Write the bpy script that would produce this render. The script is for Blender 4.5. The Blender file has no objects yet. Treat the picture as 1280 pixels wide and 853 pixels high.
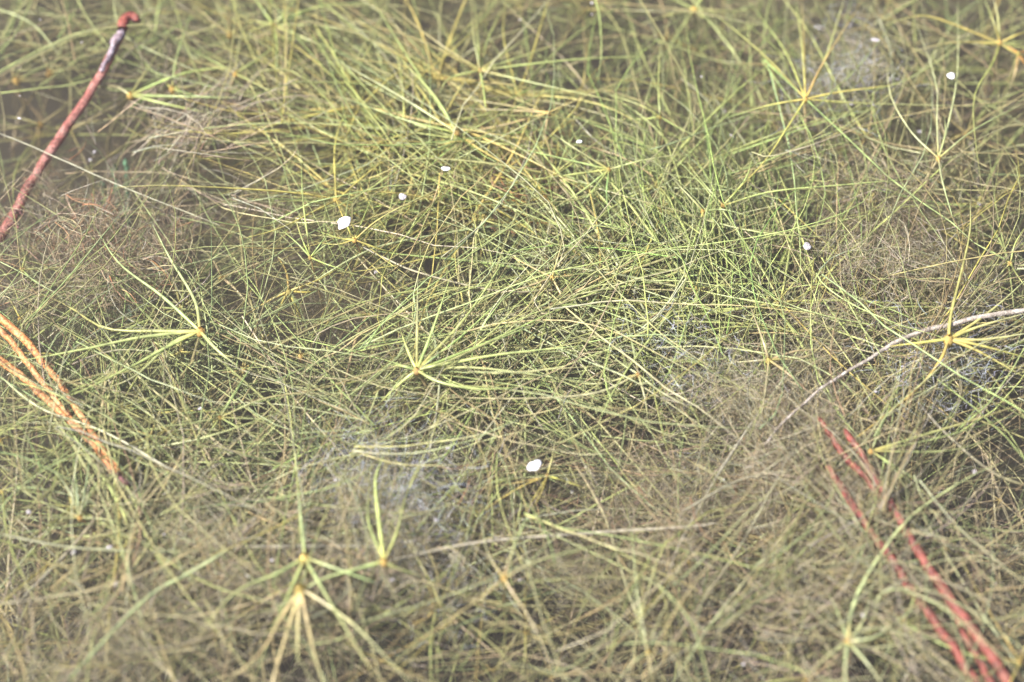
import bpy, math, random
import numpy as np

# ------------------------------------------------------------------ camera, sky, sun, exposure
SC = bpy.context.scene
COL = SC.collection
PITCH = math.radians(52.0)
DIST = 1.60
LENS = 90.0
cam_d = bpy.data.cameras.new('camera')
cam = bpy.data.objects.new('camera', cam_d)
COL.objects.link(cam)
FWD = np.array([0.0, math.cos(PITCH), -math.sin(PITCH)])
RIGHT = np.array([1.0, 0.0, 0.0])
UP = np.cross(RIGHT, FWD)
CAM = -DIST * FWD
cam.location = CAM
cam.rotation_euler = (math.pi / 2 - PITCH, 0, 0)
cam_d.lens = LENS
cam_d.sensor_width = 36.0
cam_d.clip_start = 0.02
cam_d.clip_end = 500.0
cam_d.dof.use_dof = True
cam_d.dof.focus_distance = 1.65
cam_d.dof.aperture_fstop = 2.7
SC.camera = cam

SUN_EL = math.radians(56)
SUN_AZ = math.radians(-112)          # measured from +Y towards +X: the sun stands left of and a little behind the camera
sd = np.array([math.sin(SUN_AZ) * math.cos(SUN_EL), math.cos(SUN_AZ) * math.cos(SUN_EL), math.sin(SUN_EL)])
world = bpy.data.worlds.new('World')
SC.world = world
world.use_nodes = True
wn = world.node_tree
sky = wn.nodes.new('ShaderNodeTexSky')
sky.sky_type = 'NISHITA'
sky.sun_disc = False
sky.sun_elevation = SUN_EL
sky.sun_rotation = SUN_AZ
sky.air_density = 1.0
sky.dust_density = 4.0
sky.ozone_density = 1.0
wn.links.new(sky.outputs[0], wn.nodes['Background'].inputs[0])
wn.nodes['Background'].inputs[1].default_value = 0.105

sun_d = bpy.data.lights.new('sun', 'SUN')
sun_d.energy = 4.6
sun_d.angle = math.radians(0.6)
sun_d.color = (1.0, 0.97, 0.92)
sun = bpy.data.objects.new('sun', sun_d)
COL.objects.link(sun)
sun.location = sd * 5
import mathutils
sun.rotation_euler = mathutils.Vector(-sd).to_track_quat('-Z', 'Y').to_euler()

SC.view_settings.view_transform = 'Standard'
SC.view_settings.look = 'None'
SC.view_settings.gamma = 1.0
SC.view_settings.exposure = 1.72
SC.view_settings.use_curve_mapping = False
SC.cycles.use_denoising = True
SC.cycles.volume_bounces = 0
SC.cycles.transparent_max_bounces = 12
SC.cycles.max_bounces = 4
SC.cycles.diffuse_bounces = 2
SC.cycles.sample_clamp_indirect = 4.0

BED = -0.25                          # depth of the mud below the water surface, metres
rng = np.random.default_rng(7)
random.seed(7)


def at(x, y, z):
    """the point of the level z that is seen at photograph pixel x, y (arrays welcome)"""
    x = np.asarray(x, float); y = np.asarray(y, float); z = np.asarray(z, float)
    k = 36.0 / LENS / 1280.0
    ray = FWD + RIGHT * ((x - 640) * k)[..., None] + UP * (-(y - 426.5) * k)[..., None]
    s = (z - CAM[2]) / ray[..., 2]
    return CAM + ray * s[..., None]


def pt(p, z):
    if len(p) > 2:
        z = p[2]
    return at(p[0], p[1], z)


# ------------------------------------------------------------------ materials
def new_mat(name):
    m = bpy.data.materials.new(name)
    m.use_nodes = True
    nt = m.node_tree
    nt.nodes.clear()
    return m, nt, nt.nodes, nt.links


def blade_material(name, rough, trans, scale=140.0, vary=0.35):
    """plant tissue: colour carried by the strand itself, mottled along its length, a little light passing through"""
    m, nt, N, L = new_mat(name)
    out = N.new('ShaderNodeOutputMaterial')
    col = N.new('ShaderNodeAttribute'); col.attribute_name = 'Col'
    geo = N.new('ShaderNodeNewGeometry')
    noi = N.new('ShaderNodeTexNoise'); noi.inputs['Scale'].default_value = scale; noi.inputs['Detail'].default_value = 3
    L.new(geo.outputs['Position'], noi.inputs['Vector'])
    mr = N.new('ShaderNodeMapRange'); mr.inputs[1].default_value = 0.3; mr.inputs[2].default_value = 0.7
    mr.inputs[3].default_value = 1 - vary; mr.inputs[4].default_value = 1 + vary
    L.new(noi.outputs[0], mr.inputs[0])
    mul = N.new('ShaderNodeVectorMath'); mul.operation = 'SCALE'
    L.new(col.outputs['Color'], mul.inputs[0]); L.new(mr.outputs[0], mul.inputs['Scale'])
    pb = N.new('ShaderNodeBsdfPrincipled')
    pb.inputs['Roughness'].default_value = rough
    pb.inputs['Specular IOR Level'].default_value = 0.5
    L.new(mul.outputs[0], pb.inputs['Base Color'])
    tr = N.new('ShaderNodeBsdfTranslucent')
    L.new(mul.outputs[0], tr.inputs['Color'])
    mx = N.new('ShaderNodeMixShader'); mx.inputs[0].default_value = trans
    L.new(pb.outputs[0], mx.inputs[1]); L.new(tr.outputs[0], mx.inputs[2])
    L.new(mx.outputs[0], out.inputs['Surface'])
    return m


M_BLADE = blade_material('living_blade', 0.3, 0.42)
M_DEAD = blade_material('dead_strand', 0.7, 0.3, 260.0, 0.45)
M_ALGA = blade_material('filament_alga', 0.8, 0.5, 90.0, 0.3)


def stem_material(name, c1, c2, c3, scale):
    m, nt, N, L = new_mat(name)
    out = N.new('ShaderNodeOutputMaterial')
    geo = N.new('ShaderNodeNewGeometry')
    n1 = N.new('ShaderNodeTexNoise'); n1.inputs['Scale'].default_value = scale; n1.inputs['Detail'].default_value = 5
    n2 = N.new('ShaderNodeTexNoise'); n2.inputs['Scale'].default_value = scale * 6; n2.inputs['Detail'].default_value = 3
    L.new(geo.outputs['Position'], n1.inputs['Vector']); L.new(geo.outputs['Position'], n2.inputs['Vector'])
    cr = N.new('ShaderNodeValToRGB')
    cr.color_ramp.elements[0].position = 0.33; cr.color_ramp.elements[0].color = (*c1, 1)
    cr.color_ramp.elements[1].position = 0.68; cr.color_ramp.elements[1].color = (*c3, 1)
    e = cr.color_ramp.elements.new(0.5); e.color = (*c2, 1)
    L.new(n1.outputs[0], cr.inputs[0])
    mr = N.new('ShaderNodeMapRange'); mr.inputs[1].default_value = 0.35; mr.inputs[2].default_value = 0.65
    mr.inputs[3].default_value = 0.35; mr.inputs[4].default_value = 1.35
    L.new(n2.outputs[0], mr.inputs[0])
    sc = N.new('ShaderNodeVectorMath'); sc.operation = 'SCALE'
    L.new(cr.outputs[0], sc.inputs[0]); L.new(mr.outputs[0], sc.inputs['Scale'])
    pb = N.new('ShaderNodeBsdfPrincipled'); pb.inputs['Roughness'].default_value = 0.5
    pb.inputs['Specular IOR Level'].default_value = 0.3
    n3 = N.new('ShaderNodeTexNoise'); n3.inputs['Scale'].default_value = scale * 1.7; n3.inputs['Detail'].default_value = 6
    L.new(geo.outputs['Position'], n3.inputs['Vector'])
    sm = N.new('ShaderNodeMapRange'); sm.inputs[1].default_value = 0.52; sm.inputs[2].default_value = 0.66
    sm.inputs[3].default_value = 0.0; sm.inputs[4].default_value = 0.28
    L.new(n3.outputs[0], sm.inputs[0])
    silt = N.new('ShaderNodeMix'); silt.data_type = 'RGBA'; silt.inputs[7].default_value = (0.17, 0.13, 0.09, 1)
    L.new(sm.outputs[0], silt.inputs[0]); L.new(sc.outputs[0], silt.inputs[6])
    L.new(silt.outputs[2], pb.inputs['Base Color'])
    bp = N.new('ShaderNodeBump'); bp.inputs['Strength'].default_value = 0.5; bp.inputs['Distance'].default_value = 0.002
    L.new(n2.outputs[0], bp.inputs['Height']); L.new(bp.outputs[0], pb.inputs['Normal'])
    L.new(pb.outputs[0], out.inputs['Surface'])
    return m


M_RED = stem_material('red_stalk', (0.14, 0.045, 0.037), (0.25, 0.085, 0.068), (0.32, 0.16, 0.135), 120)
M_DEEPRED = stem_material('deep_red_stalk', (0.08, 0.024, 0.017), (0.17, 0.040, 0.028), (0.22, 0.078, 0.055), 120)
M_WORN = stem_material('worn_stalk_skin', (0.10, 0.06, 0.07), (0.20, 0.15, 0.175), (0.36, 0.31, 0.34), 260)
M_DARKTIP = stem_material('dark_stalk_tip', (0.05, 0.02, 0.02), (0.13, 0.05, 0.045), (0.2, 0.1, 0.09), 200)
M_ORANGE = stem_material('orange_stalk', (0.24, 0.09, 0.03), (0.38, 0.165, 0.055), (0.42, 0.23, 0.10), 90)
M_PALE = stem_material('pale_dead_stalk', (0.15, 0.125, 0.10), (0.27, 0.23, 0.195), (0.40, 0.36, 0.32), 200)
M_TEAL = stem_material('teal_stem', (0.07, 0.15, 0.08), (0.10, 0.21, 0.12), (0.15, 0.24, 0.14), 80)

# white petals and suspended bits
m, nt, N, L = new_mat('white_petal')
out = N.new('ShaderNodeOutputMaterial'); pb = N.new('ShaderNodeBsdfPrincipled')
geo = N.new('ShaderNodeNewGeometry'); noi = N.new('ShaderNodeTexNoise'); noi.inputs['Scale'].default_value = 300
L.new(geo.outputs['Position'], noi.inputs['Vector'])
cr = N.new('ShaderNodeValToRGB'); cr.color_ramp.elements[0].color = (0.40, 0.38, 0.42, 1); cr.color_ramp.elements[1].color = (0.66, 0.65, 0.67, 1)
L.new(noi.outputs[0], cr.inputs[0]); L.new(cr.outputs[0], pb.inputs['Base Color'])
pb.inputs['Roughness'].default_value = 0.5
L.new(pb.outputs[0], out.inputs[0])
M_WHITE = m
M_GREYBIT = stem_material('grey_bit', (0.22, 0.20, 0.21), (0.31, 0.29, 0.31), (0.42, 0.40, 0.43), 300)

# mud of the bed
m, nt, N, L = new_mat('mud')
out = N.new('ShaderNodeOutputMaterial'); pb = N.new('ShaderNodeBsdfPrincipled')
geo = N.new('ShaderNodeNewGeometry')
n1 = N.new('ShaderNodeTexNoise'); n1.inputs['Scale'].default_value = 9; n1.inputs['Detail'].default_value = 8
n2 = N.new('ShaderNodeTexNoise'); n2.inputs['Scale'].default_value = 130; n2.inputs['Detail'].default_value = 6
L.new(geo.outputs['Position'], n1.inputs['Vector']); L.new(geo.outputs['Position'], n2.inputs['Vector'])
cr = N.new('ShaderNodeValToRGB')
cr.color_ramp.elements[0].position = 0.3; cr.color_ramp.elements[0].color = (0.014, 0.0125, 0.011, 1)
cr.color_ramp.elements[1].position = 0.72; cr.color_ramp.elements[1].color = (0.045, 0.036, 0.026, 1)
L.new(n1.outputs[0], cr.inputs[0])
mr = N.new('ShaderNodeMapRange'); mr.inputs[1].default_value = 0.3; mr.inputs[2].default_value = 0.7
mr.inputs[3].default_value = 0.6; mr.inputs[4].default_value = 1.4
L.new(n2.outputs[0], mr.inputs[0])
sc = N.new('ShaderNodeVectorMath'); sc.operation = 'SCALE'
L.new(cr.outputs[0], sc.inputs[0]); L.new(mr.outputs[0], sc.inputs['Scale'])
L.new(sc.outputs[0], pb.inputs['Base Color']); pb.inputs['Roughness'].default_value = 0.9
bp = N.new('ShaderNodeBump'); bp.inputs['Strength'].default_value = 0.6; bp.inputs['Distance'].default_value = 0.006
L.new(n2.outputs[0], bp.inputs['Height']); L.new(bp.outputs[0], pb.inputs['Normal'])
L.new(pb.outputs[0], out.inputs[0])
M_MUD = m

# water: clear surface that mirrors the sky by Fresnel, murky body
m, nt, N, L = new_mat('pond_water')
out = N.new('ShaderNodeOutputMaterial')
geo = N.new('ShaderNodeNewGeometry')
dt = N.new('ShaderNodeVectorMath'); dt.operation = 'DOT_PRODUCT'
L.new(geo.outputs['Normal'], dt.inputs[0]); L.new(geo.outputs['Incoming'], dt.inputs[1])
ab = N.new('ShaderNodeMath'); ab.operation = 'ABSOLUTE'; L.new(dt.outputs['Value'], ab.inputs[0])
om = N.new('ShaderNodeMath'); om.operation = 'SUBTRACT'; om.inputs[0].default_value = 1.0; L.new(ab.outputs[0], om.inputs[1])
pw = N.new('ShaderNodeMath'); pw.operation = 'POWER'; L.new(om.outputs[0], pw.inputs[0]); pw.inputs[1].default_value = 5
fr = N.new('ShaderNodeMath'); fr.operation = 'MULTIPLY_ADD'; L.new(pw.outputs[0], fr.inputs[0]); fr.inputs[1].default_value = 0.975; fr.inputs[2].default_value = 0.025
tb = N.new('ShaderNodeBsdfTransparent')
gl = N.new('ShaderNodeBsdfGlossy'); gl.inputs['Roughness'].default_value = 0.02
mx = N.new('ShaderNodeMixShader'); L.new(fr.outputs[0], mx.inputs[0]); L.new(tb.outputs[0], mx.inputs[1]); L.new(gl.outputs[0], mx.inputs[2])
L.new(mx.outputs[0], out.inputs['Surface'])
pv = N.new('ShaderNodeVolumePrincipled')
pv.inputs['Color'].default_value = (0.27, 0.235, 0.17, 1)
pv.inputs['Density'].default_value = 3.4
pv.inputs['Anisotropy'].default_value = 0.2
L.new(pv.outputs[0], out.inputs['Volume'])
M_WATER = m


# ------------------------------------------------------------------ mesh helpers
def mesh_from_arrays(name, V, F, mat, C=None, smooth=True):
    me = bpy.data.meshes.new(name)
    V = np.asarray(V, np.float32).reshape(-1, 3); F = np.asarray(F, np.int32)
    k = F.shape[1]
    me.vertices.add(len(V)); me.vertices.foreach_set('co', V.ravel())
    me.loops.add(F.size); me.loops.foreach_set('vertex_index', F.ravel())
    me.polygons.add(len(F))
    me.polygons.foreach_set('loop_start', np.arange(0, F.size, k, dtype=np.int32))
    me.polygons.foreach_set('loop_total', np.full(len(F), k, np.int32))
    if smooth:
        me.polygons.foreach_set('use_smooth', np.ones(len(F), bool))
    if C is not None:
        a = me.attributes.new('Col', 'FLOAT_COLOR', 'POINT')
        C = np.asarray(C, np.float32).reshape(-1, 3)
        a.data.foreach_set('color', np.concatenate([C, np.ones((len(C), 1), np.float32)], 1).ravel())
    me.materials.append(mat)
    me.update(calc_edges=True)
    return me


def link(name, me, parent=None, loc=None):
    o = bpy.data.objects.new(name, me)
    COL.objects.link(o)
    if parent is not None:
        o.parent = parent
    if loc is not None:
        o.location = loc
    return o


def tag(o, label, cat, group=None):
    o['label'] = label
    o['category'] = cat
    if group:
        o['group'] = group
    return o


def thing(name, loc, label, cat, group=None):
    o = bpy.data.objects.new(name, None)
    o.empty_display_size = 0.01
    COL.objects.link(o)
    o.location = loc
    return tag(o, label, cat, group)


def tubes(P, R, sides):
    """P (n,s,3) centre lines, R (n,s) radii -> vertices (n,s,k,3), quads"""
    n, s, _ = P.shape
    T = np.gradient(P, axis=1)
    T /= np.linalg.norm(T, axis=2, keepdims=True) + 1e-12
    ref = np.zeros((n, 1, 3)); ref[..., 2] = 1
    flat = np.abs(T[:, :, 2]).max(1) > 0.9
    ref[flat] = (1, 0, 0)
    A = np.cross(T, np.broadcast_to(ref, T.shape)); A /= np.linalg.norm(A, axis=2, keepdims=True) + 1e-9
    B = np.cross(T, A)
    ph = np.arange(sides) * 2 * math.pi / sides
    V = P[:, :, None, :] + R[:, :, None, None] * (A[:, :, None, :] * np.cos(ph)[:, None] + B[:, :, None, :] * np.sin(ph)[:, None])
    idx = np.arange(n * s * sides).reshape(n, s, sides)
    a = idx[:, :-1]; b = idx[:, 1:]
    F = np.stack([a, np.roll(a, -1, 2), np.roll(b, -1, 2), b], -1).reshape(-1, 4)
    return V, F


def smooth_line(pts, n):
    """Catmull-Rom through the given points"""
    p = np.asarray(pts, float)
    if len(p) == 2:
        t = np.linspace(0, 1, n)[:, None]
        return p[0] * (1 - t) + p[1] * t
    p = np.vstack([2 * p[0] - p[1], p, 2 * p[-1] - p[-2]])
    m = len(p) - 3
    out = []
    for u in np.linspace(0, m, n):
        i = min(int(u), m - 1); f = u - i
        a, b, c, d = p[i:i + 4]
        out.append(0.5 * (2 * b + (c - a) * f + (2 * a - 5 * b + 4 * c - d) * f * f + (3 * b - a - 3 * c + d) * f ** 3))
    return np.array(out)


PAL = {
    'green':  (0.28, 0.32, 0.125), 'bright': (0.38, 0.43, 0.155), 'olive': (0.28, 0.25, 0.115), 'cool': (0.25, 0.29, 0.14),
    'yellow': (0.44, 0.38, 0.11), 'tan': (0.36, 0.29, 0.16), 'pale': (0.47, 0.44, 0.30), 'brown': (0.25, 0.19, 0.125),
    'grey': (0.35, 0.315, 0.235), 'orange': (0.52, 0.26, 0.07), 'rust': (0.30, 0.14, 0.07), 'dark': (0.12, 0.105, 0.06),
    'lime': (0.34, 0.45, 0.13), 'palegreen': (0.40, 0.42, 0.22), 'straw': (0.47, 0.39, 0.19),
}
PAL = {k: np.array(v) for k, v in PAL.items()}


def single_tube(name, pts, r0, r1, c0, c1, mat, n=12, sides=6, base=None, origin=(0, 0, 0), kink=0.0, rprof=None):
    """one strand through pts; c0 -> c1 from base to tip, base colour in the first fifth"""
    P = smooth_line(pts, n)
    if kink:
        L = np.linalg.norm(P[-1] - P[0])
        w = rng.normal(0, kink * L, (n, 3)); w[0] = 0
        w = (w + np.roll(w, 1, 0) + np.roll(w, -1, 0)) / 3; w[0] = 0
        P = P + w
    t = np.linspace(0, 1, n)
    R = rprof(t) if rprof else (r0 * (1 - t) + r1 * t)
    V, F = tubes(P[None] - np.asarray(origin), R[None], sides)
    c = c0 * (1 - t)[:, None] + c1 * t[:, None]
    if base is not None:
        w = np.clip(1 - t / 0.16, 0, 1)[:, None] ** 0.8
        c = c * (1 - w) + base * w
    C = np.repeat(c, sides, 0)
    # closed ends
    V = V.reshape(-1, 3)
    me_F = F
    me = mesh_from_arrays(name, V, me_F, mat, C)
    return me


# ------------------------------------------------------------------ the setting: mud bed and water
def bed_mesh():
    n = 150
    u = np.linspace(-1, 1, n)
    g = np.sign(u) * np.abs(u) ** 3 * 19 + u * 1.0
    X, Y = np.meshgrid(g, g)
    Z = BED + 0.018 * np.sin(X * 7 + 1.3 * np.sin(Y * 5)) * np.cos(Y * 6.1 + 0.8) + 0.008 * np.sin(X * 23 + Y * 17) + 0.006 * np.sin(Y * 31 - X * 13)
    V = np.stack([X, Y, Z], -1).reshape(-1, 3)
    i = np.arange(n * n).reshape(n, n)
    F = np.stack([i[:-1, :-1], i[:-1, 1:], i[1:, 1:], i[1:, :-1]], -1).reshape(-1, 4)
    return mesh_from_arrays('lake_bed', V, F, M_MUD)


def bed_z(x, y):
    return BED + 0.018 * np.sin(x * 7 + 1.3 * np.sin(y * 5)) * np.cos(y * 6.1 + 0.8) + 0.008 * np.sin(x * 23 + y * 17) + 0.006 * np.sin(y * 31 - x * 13)


bed = link('lake_bed', bed_mesh()); bed['kind'] = 'structure'

def water_mesh():
    n = 170
    u = np.linspace(-1, 1, n)
    g = np.sign(u) * np.abs(u) ** 3 * 18.4 + u * 1.0
    X, Y = np.meshgrid(g, g)
    d = np.exp(-(X ** 2 + Y ** 2) / 4)
    Z = d * (0.0006 * np.sin(X * 19 + Y * 31 + 2 * np.sin(X * 7)) + 0.0005 * np.sin(Y * 47 - X * 13) + 0.0003 * np.sin(X * 61 + 3 * np.sin(Y * 9)))
    V = np.stack([X, Y, Z], -1).reshape(-1, 3)
    i = np.arange(n * n).reshape(n, n)
    F = [tuple(q) for q in np.stack([i[:-1, :-1], i[:-1, 1:], i[1:, 1:], i[1:, :-1]], -1).reshape(-1, 4)]
    rim = list(i[0, :]) + list(i[1:, -1]) + list(i[-1, -2::-1]) + list(i[-2:0:-1, 0])
    low = np.array([(V[k][0], V[k][1], -0.6) for k in rim])
    k0 = len(V); m_ = len(rim)
    F += [(rim[j], k0 + j, k0 + (j + 1) % m_, rim[(j + 1) % m_]) for j in range(m_)]
    V = np.vstack([V, low])
    me = bpy.data.meshes.new('water')
    me.from_pydata(V.tolist(), [], [tuple(int(x) for x in f) for f in F] + [tuple(range(k0 + m_ - 1, k0 - 1, -1))])
    me.polygons.foreach_set('use_smooth', np.array([True] * ((n - 1) ** 2) + [False] * (m_ + 1)))
    me.materials.append(M_WATER)
    me.update()
    return me


water = link('water', water_mesh()); water['kind'] = 'structure'

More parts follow.
